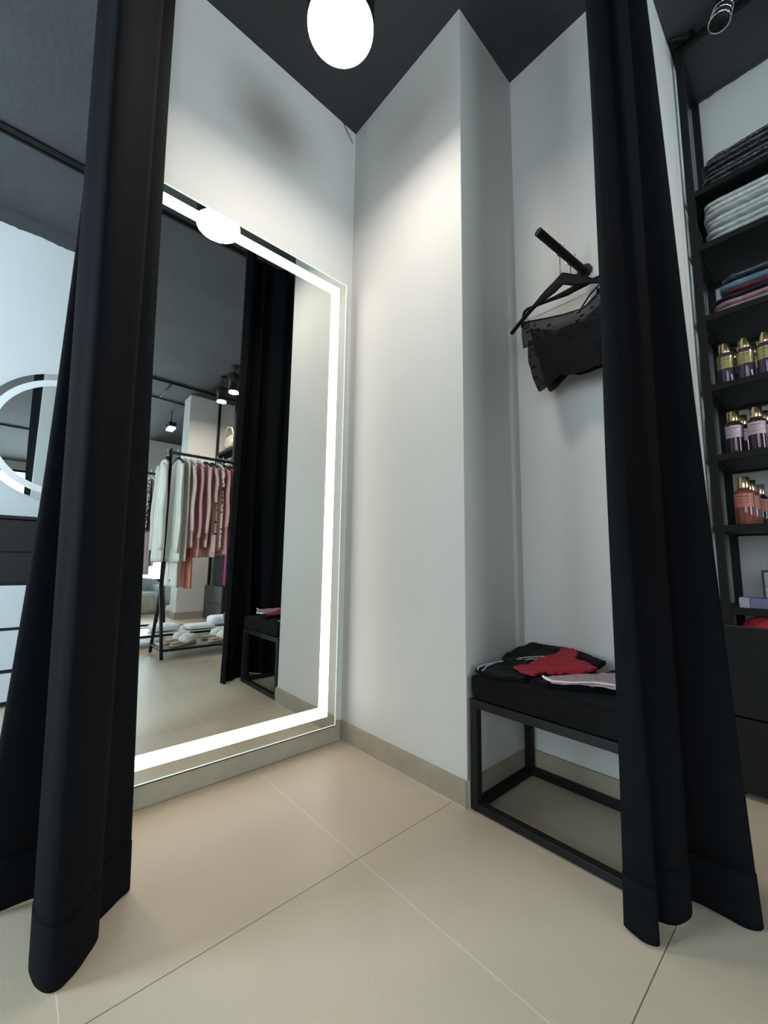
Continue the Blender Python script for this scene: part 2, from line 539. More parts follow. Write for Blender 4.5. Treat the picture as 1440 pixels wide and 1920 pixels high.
# ------------------------------------------------------------------ tall mirror
def tall_mirror():
    t = thing('tall_mirror', 'tall frameless wall mirror with a glowing frosted border, on the pale wall', 'mirror', (0.0379, 0, 0.0794), -0.0075)
    y0, y1, z0, z1 = -1.0, -0.0585, 0.0, 2.009
    o = (0, 0, 0)
    # mirror sheet: front face silver, edges green-white glass
    g = MB()
    g.add([(0, y0, z0), (0, y1, z0), (0, y1, z1), (0, y0, z1)], [(0, 1, 2, 3)], 0)
    b = .005
    g.add([(0, y0, z0), (0, y1, z0), (0, y1, z1), (0, y0, z1), (-b, y0, z0), (-b, y1, z0), (-b, y1, z1), (-b, y0, z1)],
          [(0, 4, 5, 1), (1, 5, 6, 2), (2, 6, 7, 3), (3, 7, 4, 0), (4, 7, 6, 5)], 1)
    g.build('mirror_glass', [mirror_m, edge_m], t, origin=o)
    s = MB()
    sy0, sy1 = y0 + .042, -0.1005
    sz0, sz1 = 0.0435, 1.972
    w = .044
    x0, x1 = 0.0002, 0.0014
    s.box(x0, x1, sy0, sy1, sz0, sz0 + w); s.box(x0, x1, sy0, sy1, sz1 - w, sz1)
    s.box(x0, x1, sy0, sy0 + w, sz0 + w, sz1 - w); s.box(x0, x1, sy1 - w, sy1, sz0 + w, sz1 - w)
    s.build('light_strip', strip_m, t, origin=o, label='glowing white frosted border strip')
    e = MB(); q = .0028
    e.box(.0001, .0016, y0, y1, z0, z0 + q); e.box(.0001, .0016, y0, y1, z1 - q, z1)
    e.box(.0001, .0016, y0, y0 + q, z0 + q, z1 - q); e.box(.0001, .0016, y1 - q, y1, z0 + q, z1 - q)
    e.build('bevelled_edge', edge_m, t, origin=o, label='pale green glass edge')
    MB().box(-.030, -.0055, y0 + .006, y1 + .003, z0 - .007, z1 + .004).build('frame', metal_m, t, origin=o)  # backing box; lip below the glass added to draw the shadow gap in black
    return t


tall_mirror()


# ------------------------------------------------------------------ curtains and rail
def curtain(name, label, top, bottom, ztop, zbot, fmat, nu=150, nv=46, ripple=0.004, seed=0, kneez=0.9):
    t = thing(name, label, 'curtain', (sum(p[0] for p in bottom) / len(bottom), sum(p[1] for p in bottom) / len(bottom), 0))
    A = spline(top, nu); B = spline(bottom, nu)

    def grid(za, zb, nvv, off=0.0, trim=0):
        vs = []; fs = []
        idx = range(nu)
        for i in range(nvv + 1):
            z = za + (zb - za) * i / nvv
            f = (ztop - z) / (ztop - zbot)
            g = f ** 1.25
            for j in idx:
                p = A[j].lerp(B[j], g)
                k = j / nu
                n1 = noise.noise(Vector((k * 9 + seed, z * 0.8, seed)))
                n2 = noise.noise(Vector((k * 26 + seed, z * 1.6 + 4, seed)))
                nx = noise.noise(Vector((k * 9 - 7 + seed, z * 0.9, 3 + seed)))
                zz = z
                if i == nvv and zb == zbot:
                    zz = z + 0.006 * noise.noise(Vector((k * 14, seed, 1)))
                vs.append((p.x + ripple * (nx + .4 * n2), p.y + ripple * (n1 + .5 * n2) + off, zz))
        n = nu
        for i in range(nvv):
            for j in range(n - 1):
                fs.append((i * n + j, i * n + j + 1, (i + 1) * n + j + 1, (i + 1) * n + j))
        return vs, fs
    m = MB()
    m.add(*grid(ztop, zbot + .10, nv))
    o = m.build('curtain_panel', fmat, t, smooth=True, solid=.002)
    h = MB()
    h.add(*grid(zbot + .104, zbot, 6))
    h.build('hem', fabric_m, t, smooth=True, solid=.005)
    return t


# left curtain, gathered beside the end of the mirror wall
top_l = [(.015, -1.03), (.06, -1.048), (.10, -1.02), (.15, -1.055), (.20, -1.035), (.24, -1.078), (.27, -1.02), (.33, -1.06), (.40, -1.12), (.47, -1.10), (.50, -1.082), (.455, -1.02), (.43, -.985), (.385, -1.0), (.365, -.957), (.33, -.945), (.30, -.965)]
bot_l = [(.015, -1.045), (.06, -1.085), (.11, -1.05), (.165, -1.105), (.222, -1.14), (.240, -1.10), (.250, -1.015), (.33, -1.02), (.42, -1.045), (.485, -1.04), (.528, -1.018), (.495, -.975), (.455, -.945), (.415, -.945), (.380, -.90), (.355, -.867), (.32, -.89)]
curtain('curtain', 'black curtain gathered at the left, beside the tall lit mirror', top_l, bot_l, 2.955, 0.004, sheer_m, seed=1.3)

# right curtain, gathered in front of the bench end
top_r = [(1.192, .37), (1.182, .30), (1.225, .26), (1.19, .20), (1.235, .15), (1.268, .10), (1.262, .07), (1.215, .045), (1.235, .02), (1.254, .0), (1.238, -.035), (1.205, -.03), (1.185, -.07), (1.196, -.10), (1.190, -.112), (1.179, -.102), (1.176, -.06)]
bot_r = [(1.192, .365), (1.20, .30), (1.23, .25), (1.25, .19), (1.30, .15), (1.351, .118), (1.347, .097), (1.29, .088), (1.226, .078), (1.244, .045), (1.240, .004), (1.222, -.025), (1.200, -.038), (1.205, -.07), (1.219, -.104), (1.190, -.118), (1.157, -.101)]
curtain('curtain', 'black curtain gathered at the right, beside the bench and the tall shelf', top_r, bot_r, 2.955, 0.006, fabric_m, seed=5.1)

t = thing('curtain_rail', 'black ceiling rail carrying both black curtains around the changing corner', 'curtain rail', (1.28, -.4, 2.965))
m = MB()
m.box(.02, 1.30, -1.045, -1.025, 2.965, 3.0)
m.build('rail', metal_m, t, bevel=.002)
m = MB(); m.box(1.275, 1.295, -1.025, .375, 2.965, 3.0)
m.build('rail', metal_m, t, bevel=.002)


# ------------------------------------------------------------------ pendant lamps
def pendant(name, label, x, y, z, r, h, glow, group=None, power=0.0, cable=True):
    t = thing(name, label, 'ceiling lamp', (x, y, z), group=group)
    m = MB(); m.lathe([(r * .985, .006), (r, .0), (r, h), (r * .97, h + .004), (.01, h + .006)], (x, y, z), 40)
    m.build('lamp_body', metal_m, t, smooth=True).data.polygons
    m = MB(); m.lathe([(.001, -.001), (r * .97, -.001), (r * .97, .012), (.001, .012)], (x, y, z - .004), 40)
    m.build('diffuser', glow, t, label='glowing white diffuser')
    if z + h + .01 < H - .03:
        MB().tube([(x, y, z + h), (x, y, H - .012)], .004, 8).build('cable', metal_m, t)
        MB().lathe([(.03, 0), (.03, .018), (.001, .018)], (x, y, H - .018), 20).build('ceiling_cap', metal_m, t)
    if power:
        a = area('lamp_light', (x, y, z - .012), (0, 0, 0), r * 1.9, r * 1.9, power, (1.0, .90, .80), 'DISK')
    return t


pendant('pendant_lamp', 'bright round ceiling lamp hanging above the changing corner', .574, -.503, 2.494, .1095, .22, lampglow_m, power=LAMP_POWER)
pg = 'black cylinder lamps on the shop ceiling track'
pendant('pendant_lamp', 'black cylinder lamp in the tall mirror, nearer the curtain, the larger of two', 3.08, .55, 2.69, .055, .20, spotglow_m, pg, power=14)
pendant('pendant_lamp', 'black cylinder lamp in the tall mirror, just above the white pillar edge', 3.46, .55, 2.69, .055, .16, spotglow_m, pg, power=14)

# spot with chrome rings at the upper right
t = thing('spot_lamp', 'black ceiling spot lamp with shiny chrome rings at the upper right', 'ceiling lamp', (1.385, .70, 2.86))
m = MB(); m.tube([(1.385, .70, 2.86), (1.415, .735, 3.0)], .03, 24); m.build('lamp_body', metal_m, t, smooth=True)
for k in range(3):
    c = Vector((1.385, .70, 2.86)) + Vector((.030, .035, .14)).normalized() * (.005 + k * .028)
    ax = Vector((.030, .035, .14)).normalized(); sx = ax.cross(Vector((0, 0, 1))).normalized(); sy = ax.cross(sx)
    rr = .0335 - k * .001
    MB().tube([c + sx * rr * math.cos(a * PI / 12) + sy * rr * math.sin(a * PI / 12) for a in range(25)], .0035, 8).build('chrome_ring', chrome_m, t, smooth=True)

# conduits, tracks
def conduit(label, pts, r=.008, name='ceiling_conduit', grp=None):
    return tag(MB().tube(pts, r, 8).build(name, metal_m, smooth=True, origin=pts[0]), label, 'conduit', grp)


conduit('thicker black conduit on the grey ceiling left of the left curtain', [(-1.20, y, 2.986) for y in (-3.5, -1.5, .2, 1.1)], .013)
conduit('thinner black conduit on the grey ceiling left of the left curtain', [(-1.245, y, 2.988) for y in (-3.5, -1.5, .2, 1.1)], .009)
conduit('long black conduit crossing the ceiling seen in the tall mirror', [(4.05, -3.0, 2.985), (4.06, 0, 2.985), (4.08, 1.10, 2.985)], .014)
conduit('short black conduit beyond the long one, in the tall mirror', [(4.70, -.9, 2.988), (4.72, .1, 2.988), (4.77, .60, 2.988)], .010)
conduit('thin black cross conduit joining two ceiling conduits in the tall mirror', [(4.07, .13, 2.988), (4.68, .13, 2.988)], .007)
tag(MB().box(1.45, 3.95, .585, .615, 2.96, 3.0).build('lamp_track', metal_m, bevel=.003, origin=(1.45, .6, 3)), 'straight black lamp track on the ceiling in the tall mirror', 'lamp track')
tag(MB().tube([(1.225, .73, 2.975), (1.24, .745, 2.985), (1.27, .76, 2.972), (1.30, .765, 2.985)], .011, 8).build('pipe_bracket', metal_m, smooth=True, origin=(1.225, .73, 2.97)), 'small black pipe bend at the ceiling above the tall shelf post', 'pipe')
t = thing('box_lamp', 'small bright box lamp on the ceiling seen in the tall mirror', 'ceiling lamp', (5.13, .40, 2.70))
MB().box(5.03, 5.23, .35, .45, 2.725, 2.79).build('lamp_body', metal_m, t, bevel=.004)
MB().box(5.035, 5.225, .355, .445, 2.69, 2.725).build('diffuser', spotglow_m, t, bevel=.004)
MB().tube([(5.13, .40, 2.79), (5.13, .40, 3.0)], .006, 8).build('stem', metal_m, t)
# thin stray wire in the corner of the ceiling
tag(MB().tube([(.003, -.080, 2.998), (.006, -.060, 2.965), (.008, -.040, 2.945), (.006, -.022, 2.925)], .0016, 6).build('wire', metal_m, origin=(.003, -.08, 2.998)), 'thin loose black wire hanging at the ceiling corner above the mirror', 'wire')


# ------------------------------------------------------------------ bench
def bench():
    t = thing('bench', 'black padded bench with a square black metal frame in the recess', 'bench', (.94, .18, 0))
    x0, x1, y0, y1 = W + .014, 1.172, 0.0, .362
    q = .026
    zt = .334
    for (x, y, n) in ((x0, y0, 'leg'), (x1 - q, y0, 'leg'), (x0, y1 - q, 'leg'), (x1 - q, y1 - q, 'leg')):
        MB().box(x, x + q, y, y + q, q, zt - q).build('leg', metal_m, t, bevel=.0015)
    m = MB()
    for za, zb in ((.004, .004 + q - .004),):
        m.box(x0, x1, y0, y0 + q, za, q); m.box(x0, x1, y1 - q, y1, za, q)
        m.box(x0, x0 + q, y0 + q, y1 - q, za, q); m.box(x1 - q, x1, y0 + q, y1 - q, za, q)
    m.build('base_frame', metal_m, t, bevel=.0015)
    m = MB()
    m.box(x0, x1, y0, y0 + q, zt - q, zt); m.box(x0, x1, y1 - q, y1, zt - q, zt)
    m.box(x0, x0 + q, y0 + q, y1 - q, zt - q, zt); m.box(x1 - q, x1, y0 + q, y1 - q, zt - q, zt)
    m.build('top_frame', metal_m, t, bevel=.0015)
    m = MB(); m.super(((x0 + x1) / 2, (y0 + y1) / 2, zt + .0385), ((x1 - x0) / 2 + .002, (y1 - y0) / 2 + .004, .0385), .22, .10, 72, 24, amp=.0012, fs=14)
    m.build('cushion', velvet_m, t, smooth=True, label='black velvet seat cushion')
    MB().box(x0 + q, x1 - q, y0 + q, y1 - q, zt - .010, zt - .001).build('seat_board', metal_m, t)
    for (x, y) in ((x0, y0), (x1 - q, y0), (x0, y1 - q), (x1 - q, y1 - q)):
        MB().box(x + .004, x + q - .004, y + .004, y + q - .004, 0, .004).build('foot_pad', metal_m, t)
    return t


bench()
SEAT = .334 + .077


def cloth_patch(name, label, cat, outline, z, mats, thick=.004, amp=.006, fs=18, seed=0, group=None, cuts=4, lift=None, parent=None):
    """flat laid cloth with soft wrinkles: outline in xy, z height"""
    bm = bmesh.new()
    vs = [bm.verts.new((p[0], p[1], 0)) for p in outline]
    bm.faces.new(vs)
    bmesh.ops.triangulate(bm, faces=bm.faces[:])
    for _ in range(cuts):
        bmesh.ops.subdivide_edges(bm, edges=[e for e in bm.edges if e.calc_length() > .012], cuts=1, use_grid_fill=False)
        bmesh.ops.triangulate(bm, faces=bm.faces[:])
    for v in bm.verts:
        n1 = noise.noise(Vector((v.co.x * fs + seed, v.co.y * fs, seed)))
        n2 = noise.noise(Vector((v.co.x * fs * 2.7 + seed, v.co.y * fs * 2.7, seed + 3)))
        v.co.z = abs(n1 + .4 * n2) * amp
        if lift:
            v.co.z += lift(v.co.x, v.co.y)
    og = Vector((outline[0][0], outline[0][1], z))
    for v in bm.verts:
        v.co.x -= og.x; v.co.y -= og.y
    me = bpy.data.meshes.new(name); bm.to_mesh(me); bm.free()
    for p in me.polygons: p.use_smooth = True
    me.materials.append(mats)
    o = bpy.data.objects.new(name, me); COL.objects.link(o); o.location = og
    md = o.modifiers.new('solid', 'SOLIDIFY'); md.thickness = thick; md.offset = 1
    if cat: tag(o, label, cat, group)
    return o


def bench_clothes():
    k = cloth('black_jersey', (.004, .0055, .007), spec=.1)
    k2 = cloth('black_cotton', (.003, .003, .0035), spec=.1)
    red = cloth('crimson_jersey', (.30, .012, .022), vary=.12)
    pk = cloth('ash_pink_lace', (.36, .27, .29), vary=.2, vscale=60)
    pale = cloth('pale_pink_trim', (.66, .58, .58), vary=.1, vscale=40)
    wt = cloth('white_print', (.55, .55, .54))
    a = cloth_patch('folded_shorts', 'black folded shorts with a white outlined edge at the left end of the bench', 'clothes',
                    [(.700, .015), (.80, .004), (.86, .03), (.84, .14), (.80, .25), (.72, .26), (.695, .15)], SEAT + .002, k, .010, .006, seed=2)
    # white piping loops at its left edge
    m = MB()
    for dy in (0, .035):
        m.tube([(.712 + dy * .5, .012, SEAT + .014), (.703 + dy * .3, .03 + dy, SEAT + .018), (.703 + dy * .2, .07 + dy * 1.5, SEAT + .020), (.712, .13 + dy * 1.2, SEAT + .021), (.722, .18 + dy, SEAT + .020)], .0022, 6)
    p = m.build('piping', wt, None, origin=(0, 0, 0)); p.parent = a; p.location = -a.location
    b = cloth_patch('folded_shirt', 'black folded top with white lettering lying behind the red garment', 'clothes',
                    [(.70, .17), (.80, .085), (.92, .13), (.99, .22), (1.0, .30), (.90, .345), (.80, .352), (.72, .345), (.695, .26)], SEAT + .014, k2, .012, .010, seed=5,
                    lift=lambda x, y: .035 * max(0, (y - .18)) / .17)
    # rows of small white letter marks
    m = MB()
    rnd = random.Random(3)
    p0 = Vector((.765, .165, 0)); p1 = Vector((.875, .245, 0))
    dirv = (p1 - p0).normalized(); nrm = Vector((-dirv.y, dirv.x, 0))
    for row in (0, 1):
        s_ = 0
        while s_ < (p1 - p0).length - .005:
            w_ = rnd.uniform(.004, .008)
            if rnd.random() > .15:
                c = p0 + dirv * (s_ + w_ / 2) + nrm * (row * .017)
                zc = SEAT + .035 + .035 * max(0, c.y - .18) / .17
                hw = dirv * (w_ * .42); hh = nrm * .0055; st = nrm * .0016; sh = dirv * .0016
                for aa, bb, cc in ((c - hw, sh, hh), (c + hw, sh, hh)):
                    m.add([(q.x, q.y, zc) for q in (aa - bb - cc, aa + bb - cc, aa + bb + cc, aa - bb + cc)], [(0, 1, 2, 3)])
                q0 = c + hh * rnd.choice((-1, 0, 1)) * .8
                m.add([(q.x, q.y, zc) for q in (q0 - hw - st, q0 + hw - st, q0 + hw + st, q0 - hw + st)], [(0, 1, 2, 3)])
            s_ += w_ + .003
    p = m.build('lettering', wt, None, origin=(0, 0, 0)); p.parent = b; p.location = -b.location
    p['label'] = 'two rows of small white letters'
    md = p.modifiers.new('solid', 'SOLIDIFY'); md.thickness = .0008
    c = cloth_patch('red_garment', 'crimson garment with long ties laid over the black clothes on the bench', 'clothes',
                    [(.817, .050), (.860, .018), (.905, .012), (.912, .07), (.905, .15), (.945, .165), (1.0, .150), (1.020, .185), (.975, .225), (.925, .245), (.915, .30), (.880, .345), (.845, .325), (.862, .25), (.835, .19), (.838, .11)], SEAT + .032, red, .006, .007, seed=8,
                    lift=lambda x, y: .022 * max(0, (y - .1)) / .2)
    cloth_patch('black_garment', 'black garment spread between the red and pink clothes on the bench', 'clothes',
                [(.885, .030), (.94, .02), (1.02, .06), (1.10, .12), (1.10, .28), (1.02, .33), (.99, .25), (.93, .16)], SEAT + .006, k2, .012, .012, seed=11)
    d = cloth_patch('pink_lace_garment', 'ash pink lace garment at the right end of the bench by the curtain', 'clothes',
                    [(.930, .020), (.968, -.006), (1.01, .012), (1.06, .05), (1.14, .07), (1.14, .24), (1.10, .27), (1.075, .30), (1.06, .25), (1.02, .19), (.985, .13), (.955, .075)], SEAT + .030, pk, .005, .009, seed=14)
    m = MB(); m.tube([(.930, .020, SEAT + .037), (.95, .005, SEAT + .037), (.968, -.006, SEAT + .037)], .0035, 6)
    m.tube([(.968, -.006, SEAT + .037), (1.01, .012, SEAT + .039), (1.06, .05, SEAT + .043), (1.14, .07, SEAT + .045)], .0022, 6)
    p = m.build('trim', pale, None, origin=(0, 0, 0)); p.parent = d; p.location = -d.location
    p['label'] = 'paler pink trim'


bench_clothes()


# ------------------------------------------------------------------ rod with hangers
t = thing('hanging_rod', 'short black round rod sticking out of the recess wall', 'clothes rod', (.965, D, 1.879))
Rb = Vector((.965, D - .004, 1.879)); Re = Vector((.905, .135, 1.938))
MB().tube([Rb, Re], .0145, 24).build('rod', metal_m, t, smooth=False)
MB().tube([(.965, D, 1.879), (.965, D - .010, 1.880)], .027, 28).build('wall_flange', metal_m, t, bevel=.001)


def rod_at(y):
    f = (y - Rb.y) / (Re.y - Rb.y)
    return Rb.lerp(Re, f)


def hook_pts(c, r, drop, twist=0.0):
    """wire hook over the rod: open loop then a stem straight down"""
    pts = []
    for a in range(-20, 200, 20):
        an = R(a)
        pts.append((c.x - r * math.cos(an), c.y, c.z + r * math.sin(an)))
    pts = pts[::-1]
    pts = pts + [(c.x - r * .9, c.y, c.z - r * .8)] if False else pts
    # the last point is the left side, lead it into the stem
    pts.append((c.x - r * .75, c.y, c.z - r * .8))
    pts.append((c.x, c.y, c.z - r * 1.7))
    pts.append((c.x, c.y, c.z - drop))
    return pts


# curved hanger
y1 = .243
p = rod_at(y1)
t = thing('clothes_hanger', 'black curved clothes hanger nearest the rod tip, its arm crossing the flat one', 'hanger', (p.x, y1, p.z - .05), group=None)
MB().tube(hook_pts(Vector((p.x, y1, p.z + .004)),   .0185, .112), .0017, 8).build('hook', hook_m, t, smooth=True)
m = MB()
cx, cz = p.x + .008, p.z - .130
rows = []
for i in range(25):
    u = -1 + 2 * i / 24
    x = cx + u * .196
    z = cz - .122 * abs(u) ** 1.45 + (.012 if abs(u) < .15 else 0) * (1 - abs(u) / .15)
    hh = .0075 + .017 * max(0, 1 - (abs(u) / .55) ** 2)
    rows.append([(x + .004 * math.cos(a), y1 + .055 * u * .35 + .0065 * math.cos(a), z + hh * math.sin(a)) for a in [2 * PI * j / 12 for j in range(12)]])
m.ring(rows)
m.build('hanger_arms', hanger_m, t, smooth=True)

# flat clip hanger behind
y2 = .300
p = rod_at(y2)
t = thing('clothes_hanger', 'flat black clip hanger behind the curved one, with silver clips', 'hanger', (p.x, y2, p.z - .05))
MB().tube(hook_pts(Vector((p.x, y2, p.z + .004)),  .0185, .112), .0017, 8).build('hook', hook_m, t, smooth=True)
m = MB()
hz = p.z - .098
rows = []
path = [(.746, hz - .085), (.750, hz - .05), (.757, hz - .025), (.770, hz - .018), (.82, hz - .022), (.88, hz - .026), (.93, hz - .028), (.96, hz - .026), (1.0, hz - .028), (1.06, hz - .026), (1.10, hz - .022), (1.135, hz - .02), (1.145, hz - .05), (1.147, hz - .085)]
for i, (x, z) in enumerate(path):
    hh = .0058 + .009 * max(0, 1 - abs(x - .945) / .09)
    a0 = Vector((path[min(i + 1, len(path) - 1)][0] - path[max(i - 1, 0)][0], 0, path[min(i + 1, len(path) - 1)][1] - path[max(i - 1, 0)][1])).normalized()
    nz = Vector((-a0.z, 0, a0.x))
    rows.append([(x + nz.x * hh * math.sin(a), y2 + .0055 * math.cos(a), z + nz.z * hh * math.sin(a)) for a in [2 * PI * j / 10 for j in range(10)]])
m.ring(rows)
m.build('hanger_arms', hanger_m, t, smooth=True)
MB().tube([(.752, y2, hz - .068), (1.145, y2, hz - .066)], .0012, 6).build('cross_wire', chrome_m, t)
for xx in (.766, 1.042):
    m = MB()
    m.box(xx - .008, xx + .008, y2 - .009, y2 - .005, hz - .098, hz - .058); m.box(xx - .008, xx + .008, y2 + .005, y2 + .009, hz - .098, hz - .058)
    m.tube([(xx, y2 - .007, hz - .07), (xx - .006, y2, hz - .060), (xx, y2 + .007, hz - .07)], .0018, 6)
    m.build('clip', chrome_m, t, bevel=.001)

# lace bodysuit clipped on: upper sheer band and lower body
lace_m = lace('black_lace')
lace2_m = lace('black_lace_dense', .94)


def lace_sheet(name, outline, y, amp, seed, mt, parent, org, bulge=0.0):
    bm = bmesh.new()
    vs = [bm.verts.new((q[0], 0, q[1])) for q in outline]
    bm.faces.new(vs)
    bmesh.ops.triangulate(bm, faces=bm.faces[:])
    for _ in range(4):
        bmesh.ops.subdivide_edges(bm, edges=[e for e in bm.edges if e.calc_length() > .014], cuts=1)
        bmesh.ops.triangulate(bm, faces=bm.faces[:])
    for v in bm.verts:
        n1 = noise.noise(Vector((v.co.x * 16 + seed, v.co.z * 10, seed)))
        v.co.y = y + amp * n1 + bulge * max(0, 1.70 - v.co.z)
        v.co -= Vector(org)
    me = bpy.data.meshes.new(name); bm.to_mesh(me); bm.free()
    for q in me.polygons: q.use_smooth = True
    me.materials.append(mt)
    o = bpy.data.objects.new(name, me); COL.objects.link(o); o.parent = parent
    return o


t = thing('lace_bodysuit', 'black lace bodysuit hanging from the two hangers on the rod', 'clothes', (.95, .27, 1.40))
org = t.location
up_f = [(.765, 1.708), (.80, 1.700), (.86, 1.684), (.93, 1.668), (.99, 1.660), (1.02, 1.668), (1.045, 1.690), (1.17, 1.70), (1.17, 1.60), (1.10, 1.575), (.98, 1.575), (.86, 1.585), (.80, 1.600), (.770, 1.602), (.766, 1.65)]
lace_sheet('lace_front', up_f, .262, .010, 2, lace_m, t, org)
up_b = [(.775, 1.700), (.82, 1.676), (.88, 1.650), (.93, 1.622), (.975, 1.640), (1.05, 1.688), (1.17, 1.70), (1.17, 1.60), (.98, 1.57), (.80, 1.568)]
lace_sheet('lace_back', up_b, .305, .010, 6, lace_m, t, org)
lo_f = [(.794, 1.62), (.84, 1.61), (.92, 1.60), (1.0, 1.60), (1.10, 1.61), (1.17, 1.61), (1.17, 1.445), (1.08, 1.430), (1.031, 1.432), (.984, 1.428), (.944, 1.432), (.91, 1.446), (.895, 1.441), (.87, 1.417), (.853, 1.406), (.838, 1.400), (.828, 1.406), (.809, 1.462), (.794, 1.531)]
lace_sheet('lace_body', lo_f, .255, .014, 9, lace2_m, t, org)
lace_sheet('lace_body', [(q[0] + .012, q[1] + .014) for q in lo_f], .315, .014, 12, lace2_m, t, org)
trimk = cloth('black_satin', (.010, .010, .012), rough=.5)
m = MB(); m.tube([(.765, .262, 1.708), (.80, .262, 1.700), (.86, .262, 1.684), (.93, .262, 1.668), (.99, .262, 1.660), (1.02, .262, 1.668), (1.045, .262, 1.690)], .0032, 8)
m.tube([(.770, .262, 1.602), (.766, .262, 1.65), (.765, .262, 1.708)], .002, 6)
m.tube([(.770, .262, 1.602), (.80, .262, 1.601), (.86, .262, 1.60)], .002, 6)
m.build('edging', trimk, t, smooth=True)
m = MB(); m.tube([(.99, .262, 1.662), (1.02, .265, 1.700), (1.045, .285, 1.735)], .003, 6); m.build('strap', trimk, t, smooth=True)


# ------------------------------------------------------------------ tall shelf unit on the right
SHELVES = [2.255, 2.015, 1.715, 1.432, 1.160, .895, .600]


def shelf_unit(label, x0, x1, group, first=True):
    t = thing('shelf_unit', label, 'shelving', (x0, .775, 0), group=group)
    q = .026
    y0, y1 = .778, 1.108
    for (x, y) in ((x0, y0), (x1 - q, y0), (x0, y1 - q), (x1 - q, y1 - q)):
        MB().box(x, x + q, y, y + q, 0, 2.985).build('post', metal_m, t, bevel=.001)
    for z in SHELVES:
        m = MB()
        m.box(x0 + q, x1 - q, y0, y0 + .02, z, z + .024)
        m.box(x0 + q, x1 - q, y1 - .02, y1, z, z + .024)
        m.box(x0 + .002, x0 + .022, y0 + q, y1 - q, z, z + .024); m.box(x1 - .022, x1 - .002, y0 + q, y1 - q, z, z + .024)
        o = m.build('shelf', metal_m, t, bevel=.001)
        MB().box(x0 + .022, x1 - .022, y0 + .02, y1 - .02, z + .006, z + .022).build('shelf_board', panelk_m, o, origin=t.location)
    m = MB(); m.box(x0 + q, x1 - q, y0, y0 + .016, 2.955, 2.985); m.box(x0 + .002, x0 + .022, y0 + q, y1 - q, 2.955, 2.985)
    m.build('top_frame', metal_m, t, bevel=.001)
    return t


shelf_unit('tall black shelving at the right edge, holding folded clothes and bottles', 1.228, 2.05, 'black shelving units')


def drawer_base(label, x0, x1):
    t = thing('drawer_cabinet', label, 'cabinet', (x0, .74, 0))
    y0 = .752
    m = MB()
    m.box(x0, x0 + .016, y0 + .018, .776, .02, .555); m.box(x1 - .016, x1, y0 + .018, .776, .02, .555)
    m.box(x0 + .03, x1 - .03, .782, 1.07, .05, .066)
    m.box(x0 + .03, x0 + .046, .806, 1.078, .05, .50); m.box(x1 - .046, x1 - .03, .806, 1.078, .05, .50)
    m.box(x0 + .046, x1 - .046, 1.06, 1.078, .05, .50)
    m.build('cabinet_body', panelk_m, t, bevel=.001)
    MB().box(x0, x1, y0, y0 + .018, .262, .560).build('drawer_front', panelk_m, t, bevel=.0015)
    MB().box(x0, x1, y0, y0 + .018, .02, .256).build('drawer_front', panelk_m, t, bevel=.0015)
    MB().box(x0, x1, y0 + .0005, y0 + .0175, .5605, .5625).build('edge_strip', panelg_m, t)
    MB().box(x0 + .046, x1 - .046, .782, 1.06, .40, .41).build('drawer_bottom', panelk_m, t)
    return t


drawer_base('black two drawer cabinet under the tall shelving, red fluffy item inside', 1.236, 2.02)


# perfume mists
def bottle(label, body_m, label_m, capm, loc, group, r=.0265, h=.165):
    t = thing('spray_bottle', label, 'bottle', loc, group=group)
    o = loc
    hb = h * .74
    MB().lathe([(.001, 0), (r * .94, 0), (r, .004), (r, hb - .012), (r * .93, hb - .004), (r * .62, hb), (r * .60, hb + .006)], loc, 28).build('bottle_body', body_m, t, smooth=True)
    MB().lathe([(r * .66, hb + .004), (r * .68, hb + .006), (r * .68, h - .001), (r * .64, h), (.001, h)], loc, 28).build('cap', capm, t, smooth=True)
    # label wraps the front half
    m = MB()
    rows = []
    for z in (hb * .50, hb * .88):
        rows.append([(loc[0] + (r + .0006) * math.cos(a), loc[1] + (r + .0006) * math.sin(a), loc[2] + z) for a in [R(-155 + 130 * j / 18) for j in range(19)]])
    m.ring(rows, closed_u=False, caps=False)
    ob = m.build('label', label_m, t, smooth=True)
    # tiny lines of print on the label
    m = MB()
    for k, (a0, a1, zz) in enumerate(((-125, -60, .78), (-118, -70, .70), (-122, -64, .62), (-112, -76, .57))):
        rr = r + .0010
        rows = [[(loc[0] + rr * math.cos(a), loc[1] + rr * math.sin(a), loc[2] + z) for a in [R(a0 + (a1 - a0) * j / 10) for j in range(11)]] for z in (hb * zz, hb * zz + (.0022 if k == 0 else .0011))]
        m.ring(rows, closed_u=False, caps=False)
    m.build('print', MATS['label_print'], ob, origin=t.location)
    return t


mat('label_print', (.06, .05, .06), .5)
purple_m = tinted('violet_glass', (.085, .045, .105), .25)
plum_m = tinted('plum_glass', (.060, .025, .045), .25)
amber_m = tinted('amber_pink_glass', (.33, .105, .060), .30)
goldlab_m = mat('gold_label', (.50, .45, .20), .3, metal=.7, vary=.15, vscale=60)
pinklab_m = mat('pale_pink_label', (.62, .48, .54), .4, vary=.15, vscale=60)
corallab_m = mat('coral_label', (.62, .20, .14), .45, vary=.08)
zt = .0225
zz = SHELVES[3] + zt
xs = [1.298, 1.355, 1.412]
nm = ['leftmost', 'second', 'third']
gp = 'violet spray bottles with gold labels'
for i, x in enumerate(xs):
    bottle('violet bottle with gold cap and gold label, %s in its front row' % nm[i], purple_m, goldlab_m, gold_m, (x, .826, zz), gp)
for i, x in enumerate((1.308, 1.366)):
    bottle('violet bottle with gold cap in the back row, behind the %s front one' % nm[i + 0], purple_m, goldlab_m, gold_m, (x, .90, zz), gp)
zz = SHELVES[4] + zt
gp = 'plum spray bottles with pale pink labels'
